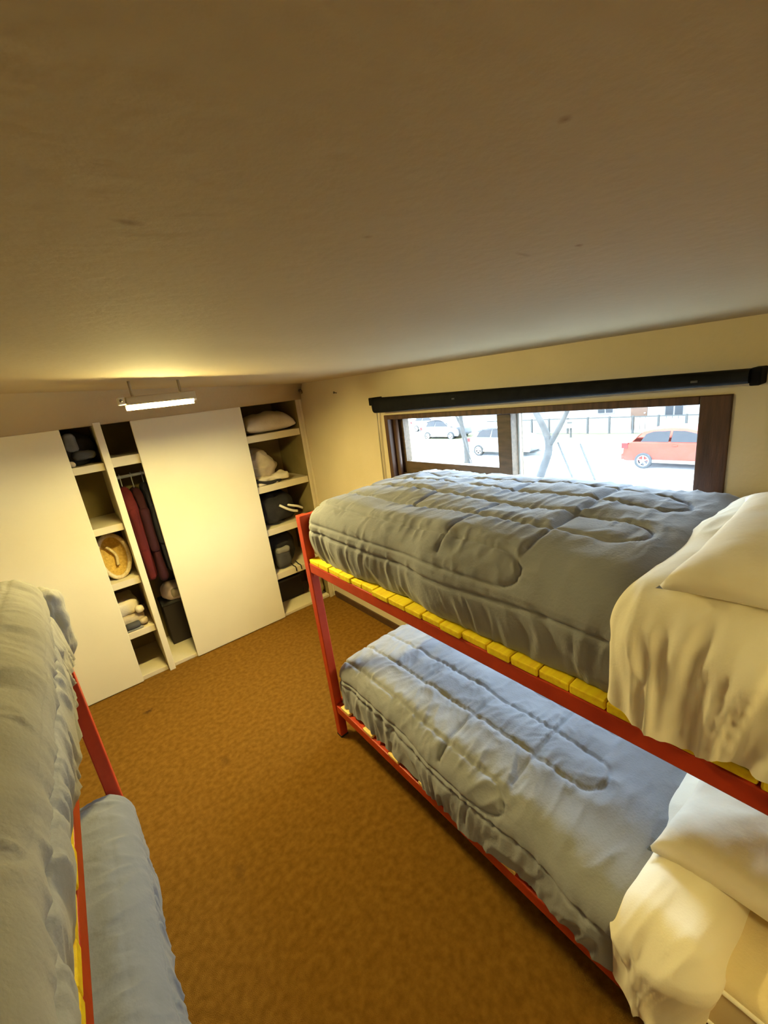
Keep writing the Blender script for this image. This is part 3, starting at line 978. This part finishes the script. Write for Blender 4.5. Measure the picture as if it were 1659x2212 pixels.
# hanging clothes
def garment(x0, x1, z0, z1, m, hm, label, seed, y0=0.06, y1=0.47):
    t = root('hanging_coat', ((x0 + x1) / 2, 0.27, z0), label, 'coat', None)
    P, n, F = rbox((x0, y0, z0), (x1, y1, z1), 0.024, 0.014, rz=0.04)
    g = (P[:, 2] - z0) / (z1 - z0)
    # sloping shoulders and a flared hem
    yc = 0.27
    sh = np.clip((g - 0.78) / 0.22, 0, 1)
    P[:, 1] = yc + (P[:, 1] - yc) * (1 - 0.62 * sh ** 1.6) * (0.92 + 0.10 * (1 - g))
    W = np.stack([P[:, 0] * 4, P[:, 1] * 22, P[:, 2] * 2.2], 1)
    P = P + n * (0.012 * fbm(W, seed, 2) * (1 - 0.6 * sh))[:, None]
    put('body', me_from(P, F, 'garment'), m, t, True)
    xm = (x0 + x1) / 2
    blob('sleeve', (x0 - 0.004, y0 - 0.012, z0 + 0.22), (x1 + 0.004, y0 + 0.075, z1 - 0.13), m, t, 0.010, 9, seed + 3, fold=(6, 14, 3))
    h = tube('hanger', curve_pts([(xm, 0.27, z1 - 0.01), (xm, 0.27, 1.40), (xm, 0.255, 1.425), (xm, 0.265, 1.447), (xm, 0.285, 1.442), (xm, 0.29, 1.425)], 20), 0.0035, hm, t, 6)
    return t


garment(-1.412, -1.352, 0.68, 1.36, 'coat_red', 'hub', 'dark red coat hanging next to the wardrobe divider', 101)
garment(-1.340, -1.285, 0.66, 1.34, 'coat_wine', 'hub', 'wine-coloured coat hanging between the red and the navy coats', 111)
garment(-1.272, -1.215, 0.70, 1.36, 'cloth_navy', 'hub', 'navy coat hanging half behind the middle sliding door', 121)
t = root('shoe_box', (-1.27, 0.16, 0.03), 'tall dark storage box standing under the hanging coats', 'box')
box('body', (-1.36, 0.30, 0.0305), (-1.12, 0.48, 0.375), 'bin_dark', t, 0.006)
box('lid', (-1.365, 0.295, 0.375), (-1.115, 0.485, 0.398), 'cloth_charcoal', t, 0.004)
t = root('pink_bundle', (-1.26, 0.36, 0.398), 'pale pink rolled towel lying on the dark box under the coats', 'towel')
blob('roll', (-1.335, 0.27, 0.3985), (-1.13, 0.43, 0.54), 'pink_box', t, 0.010, 12, 131)
blob('roll_end', (-1.275, 0.255, 0.425), (-1.20, 0.29, 0.50), 'cloth_beige', t, 0.006, 18, 133, res=0.009)

# ------------------------------------------------------------------ street outside (the room is one floor up)
GZ = -2.4
struct(box('street', (0.3, -60, GZ - 0.3), (90, 110, GZ), 'asphalt', None, 0), 'pale asphalt street outside the window')
struct(box('pavement', (17.9, -60, GZ - 0.05), (20.6, 110, GZ + 0.12), 'pavement', None, 0.01), 'pavement across the street')
struct(box('kerb', (17.68, -60, GZ - 0.05), (17.9, 110, GZ + 0.13), 'kerb_stone', None, 0.01), 'stone kerb across the street')
struct(box('lawn_strip', (20.6, -60, GZ - 0.05), (24.6, 110, GZ + 0.08), 'lawn', None, 0.01), 'dry grass strip before the fence')
struct(box('gutter', (13.9, -60, GZ - 0.05), (14.15, 110, GZ + 0.012), 'kerb_stone', None, 0.004), 'gutter line in the street')


def car(x, y, paint, label, length=4.1, flip=1):
    """hatchback; rear bumper at y, nose towards -y; near flank at x"""
    t = root('parked_car', (x + 0.85, y - length / 2, GZ), label, 'car', 'cars parked across the street' if False else None)
    L = length

    def Y(u):
        return y - u * L
    prof = [(0.0, 0.42), (0.012, 0.72), (0.03, 0.95), (0.075, 1.02), (0.17, 1.42), (0.25, 1.50), (0.40, 1.545), (0.52, 1.52), (0.63, 1.40),
            (0.77, 1.05), (0.93, 0.92), (0.985, 0.74), (1.0, 0.45), (0.985, 0.28), (0.02, 0.28)]
    half = [0.80, 0.84, 0.85, 0.84, 0.66, 0.60, 0.58, 0.58, 0.62, 0.78, 0.76, 0.76, 0.76, 0.80, 0.80]
    cx = x + 0.85
    bm = bmesh.new()
    a = [bm.verts.new((cx - h, Y(u), GZ + z)) for (u, z), h in zip(prof, half)]
    b = [bm.verts.new((cx + h, Y(u), GZ + z)) for (u, z), h in zip(prof, half)]
    n = len(prof)
    for i in range(n):
        j = (i + 1) % n
        bm.faces.new([a[i], a[j], b[j], b[i]])
    # flanks: belt line split so the sides stand upright and the cabin leans in
    for s, V in ((-1, a), (1, b)):
        low = [V[i] for i in (0, 1, 2, 3, 9, 10, 11, 12, 13, 14)]
        cab = [V[i] for i in (3, 4, 5, 6, 7, 8, 9)]
        for f in (low, cab):
            bm.faces.new(f if s < 0 else f[::-1])
    bmesh.ops.bevel(bm, geom=list(bm.edges), offset=0.035, segments=2, affect='EDGES', profile=0.6)
    body = put('body', bm_me(bm), paint, t, True)
    for s in (-1, 1):
        # side windows lie in the leaning cabin side
        def side(u, z, off=0.012):
            k = np.interp(z, [1.02, 1.48], [0.83, 0.61])
            return (cx + s * (k + off), Y(u), GZ + z)
        for nm, q in (('rear_side_window', [(0.165, 1.05), (0.20, 1.34), (0.26, 1.42), (0.395, 1.44), (0.395, 1.05)]),
                      ('front_side_window', [(0.415, 1.05), (0.415, 1.44), (0.51, 1.43), (0.60, 1.34), (0.73, 1.08), (0.73, 1.05)])):
            o1 = [side(u, z, 0.012) for u, z in q]
            o2 = [side(u, z, -0.03) for u, z in q]
            k = len(q)
            fs = [tuple(range(k)), tuple(range(k, 2 * k))[::-1]] + [(i, k + i, k + (i + 1) % k, (i + 1) % k) for i in range(k)]
            put(nm, me_from(o1 + o2, fs), 'car_glass', body)
        xs = sorted((cx + s * 0.80, cx + s * 0.858))
        box('sill', (xs[0], Y(0.80), GZ + 0.24), (xs[1], Y(0.27), GZ + 0.36), 'car_sill', t, 0.01)
        box('tail_light', (xs[0] - 0.1 * (s > 0), Y(0.055), GZ + 0.78), (xs[1] + 0.1 * (s < 0), Y(-0.004), GZ + 1.0), 'tail_lamp', body, 0.015)
        box('door_handle', (xs[0], Y(0.47), GZ + 0.90), (xs[1] + 0.012 * s if s > 0 else xs[1], Y(0.43), GZ + 0.93), paint, body, 0.006)
    box('bumper', (cx - 0.78, Y(0.03), GZ + 0.32), (cx + 0.78, Y(-0.015), GZ + 0.55), paint, t, 0.03)
    for u in (0.195, 0.815):
        for s in (-1, 1):
            xw = cx + s * 0.80
            ctr = Vector((xw, Y(u), GZ + 0.31))
            vs, fs = [], []
            prof_w = [(0.06, 0.20), (0.085, 0.24), (0.085, 0.29), (0.06, 0.31), (-0.10, 0.31), (-0.10, 0.20)]
            ns = 28
            for k in range(ns):
                a_ = 2 * math.pi * k / ns
                for (ox, rr) in prof_w:
                    vs.append((ctr.x + s * ox, ctr.y + rr * math.cos(a_), ctr.z + rr * math.sin(a_)))
            m_ = len(prof_w)
            for k in range(ns):
                k2 = (k + 1) % ns
                for i in range(m_):
                    i2 = (i + 1) % m_
                    fs.append((k * m_ + i, k * m_ + i2, k2 * m_ + i2, k2 * m_ + i))
            wh = put('wheel', me_from(vs, fs), 'tyre', t, True)
            bm = bmesh.new()
            for k in range(5):
                M = Matrix.Translation((ctr.x + s * 0.055, ctr.y, ctr.z)) @ Matrix.Rotation(2 * math.pi * k / 5, 4, 'X')
                bm_box(bm, (-0.012, -0.022, 0.0), (0.012, 0.022, 0.215), 0.004, 1, M)
            M = Matrix.Translation((ctr.x + s * 0.055, ctr.y, ctr.z))
            bm_box(bm, (-0.02, -0.05, -0.05), (0.02, 0.05, 0.05), 0.02, 2, M)
            # rim ring
            for k in range(20):
                M = Matrix.Translation((ctr.x + s * 0.05, ctr.y, ctr.z)) @ Matrix.Rotation(2 * math.pi * k / 20, 4, 'X')
                bm_box(bm, (-0.02, -0.036, 0.185), (0.02, 0.036, 0.212), 0, 1, M)
            put('wheel_rim', bm_me(bm), 'hub', wh)
    return t


car(16.1, 4.2, 'car_red', 'red hatchback parked across the street, seen through the large pane')
car(17.0, 13.1, 'car_white', 'white car parked beyond the leaning tree across the street')
car(22.0, 22.4, 'car_silver', 'silver car parked on the plot far beyond the small sash')
car(26.5, 28.6, 'car_white', 'white car parked farthest down the plot by the house')


def tree(name, label, trunk, rad, branches):
    base = trunk[0]
    t = root(name, base, label, 'tree')
    pts = curve_pts(trunk, 30)
    k = len(pts)
    tr = tube('trunk', pts, [rad * (1 - 0.6 * i / (k - 1)) * (1.35 if i == 0 else 1) for i in range(k)], 'bark', t, 12)
    for ctrl, r in branches:
        pb = curve_pts(ctrl, 18)
        kb = len(pb)
        tube('branch', pb, [r * (1 - 0.75 * i / (kb - 1)) for i in range(kb)], 'bark', t, 8)
    return t


tree('street_tree', 'bare tree with a leaning curved trunk at the near side of the street',
     [(9.0, 3.75, GZ), (9.0, 3.50, -1.3), (9.0, 3.17, -0.35), (9.0, 3.28, 0.2), (9.0, 3.60, 0.8), (9.0, 4.1, 1.9), (9.1, 4.3, 3.2)], 0.13,
     [([(9.0, 3.17, -0.25), (9.0, 2.75, 0.45), (9.05, 2.3, 1.5), (9.1, 2.0, 2.8)], 0.085), ([(9.0, 3.65, 0.9), (9.2, 3.2, 1.7), (9.4, 3.0, 2.9)], 0.05),
      ([(9.0, 2.6, 0.8), (8.8, 2.4, 1.6), (8.7, 2.6, 2.6)], 0.04), ([(9.0, 4.1, 1.9), (9.3, 4.7, 2.6), (9.4, 5.0, 3.4)], 0.04)])
tree('street_tree', 'thin bare tree seen through the small sash beside the white car',
     [(14.9, 11.35, GZ), (14.9, 11.35, -1.4), (14.9, 11.55, -0.4), (14.9, 11.6, 0.6), (14.9, 11.4, 2.2), (14.9, 11.5, 4.0)], 0.15,
     [([(14.9, 11.45, -0.6), (14.9, 12.0, 0.3), (14.9, 12.5, 1.4), (14.9, 12.7, 3.0)], 0.07), ([(14.9, 11.6, 0.6), (14.9, 11.0, 1.6), (14.9, 10.7, 3.0)], 0.06)])
for i, (a, b_) in enumerate([((9.2, 2.05, GZ), (9.2, 3.0, -0.2)), ((9.3, 1.50, GZ), (9.3, 2.42, -0.25)), ((14.6, 10.75, GZ), (14.75, 11.3, -1.0))]):
    lb = ['wooden stake propping the leaning tree, nearer its trunk', 'wooden stake leaning beside the tree, towards the red car', 'wooden stake propping the thin tree'][i]
    t = root('tree_stake', a, lb, 'stake')
    tube('pole', [a, b_], 0.028, 'stake_wood', t, 8)
    tube('pole_tip', [b_, (b_[0], b_[1] + 0.01, b_[2] + 0.04)], [0.026, 0.006], 'stake_wood', t, 8)

# house with fence beyond the grass
hs = root('house', (30, 12, GZ), 'pale rendered house with grey windows and a brown door across the street', 'house')
box('facade_wall', (26.0, 2.0, GZ), (34.0, 22.0, 4.5), 'facade', hs, 0.02)
box('side_wing', (27.5, -12.0, GZ), (34.0, 1.98, 3.5), 'facade_cyan', hs, 0.02)
box('roof_slab', (25.4, -12.4, 4.5), (34.6, 22.4, 4.8), 'facade_trim', hs, 0.02)


def hwin(y0, y1, z0, z1, x=26.0):
    f = box('window', (x - 0.07, y0 - 0.08, z0 - 0.08), (x + 0.02, y1 + 0.08, z1 + 0.08), 'facade_trim', hs, 0.01)
    ym = (y0 + y1) / 2
    box('pane', (x - 0.085, y0, z0), (x - 0.06, ym - 0.04, z1), 'house_pane', f, 0)
    box('pane', (x - 0.085, ym + 0.04, z0), (x - 0.06, y1, z1), 'house_pane', f, 0)


hwin(8.9, 9.8, -1.25, 0.3)
hwin(5.15, 6.0, -1.70, 0.2)
hwin(13.6, 14.8, -1.0, 0.4)
hwin(17.5, 18.7, -1.0, 0.4)
hwin(2.6, 3.4, -1.6, 0.2)
dr = box('door', (25.92, 6.95, GZ + 0.1), (26.02, 7.85, -0.1), 'brown_door', hs, 0.01)
tube('door_knob', [(25.92, 7.05, -1.35), (25.85, 7.05, -1.35)], 0.035, 'hub', dr)
fn = root('garden_fence', (24.4, 9, GZ), 'low panel fence with grey posts before the house', 'fence')
fy = 3.2
while fy < 17:
    box('post', (24.35, fy - 0.05, GZ), (24.45, fy + 0.05, -1.30), 'fence_grey', fn, 0.01)
    box('rail', (24.38, fy + 0.05, -1.40), (24.42, fy + 1.25, -1.34), 'fence_grey', fn, 0)
    for q in range(4):
        box('board', (24.385, fy + 0.09 + q * 0.285, GZ + 0.14), (24.415, fy + 0.35 + q * 0.285, -1.40), 'fence_panel', fn, 0.004)
    fy += 1.3
mb = root('letter_box', (22.9, 10.0, GZ), 'grey letter box on a post by the fence', 'letter box')
box('post', (22.9, 9.97, GZ + 0.07), (22.98, 10.05, -1.75), 'fence_grey', mb, 0.005)
box('body', (22.8, 9.80, -1.75), (23.1, 10.22, -1.25), 'fence_panel', mb, 0.02)
box('flap', (22.785, 9.86, -1.45), (22.80, 10.16, -1.36), 'fence_grey', mb, 0.003)
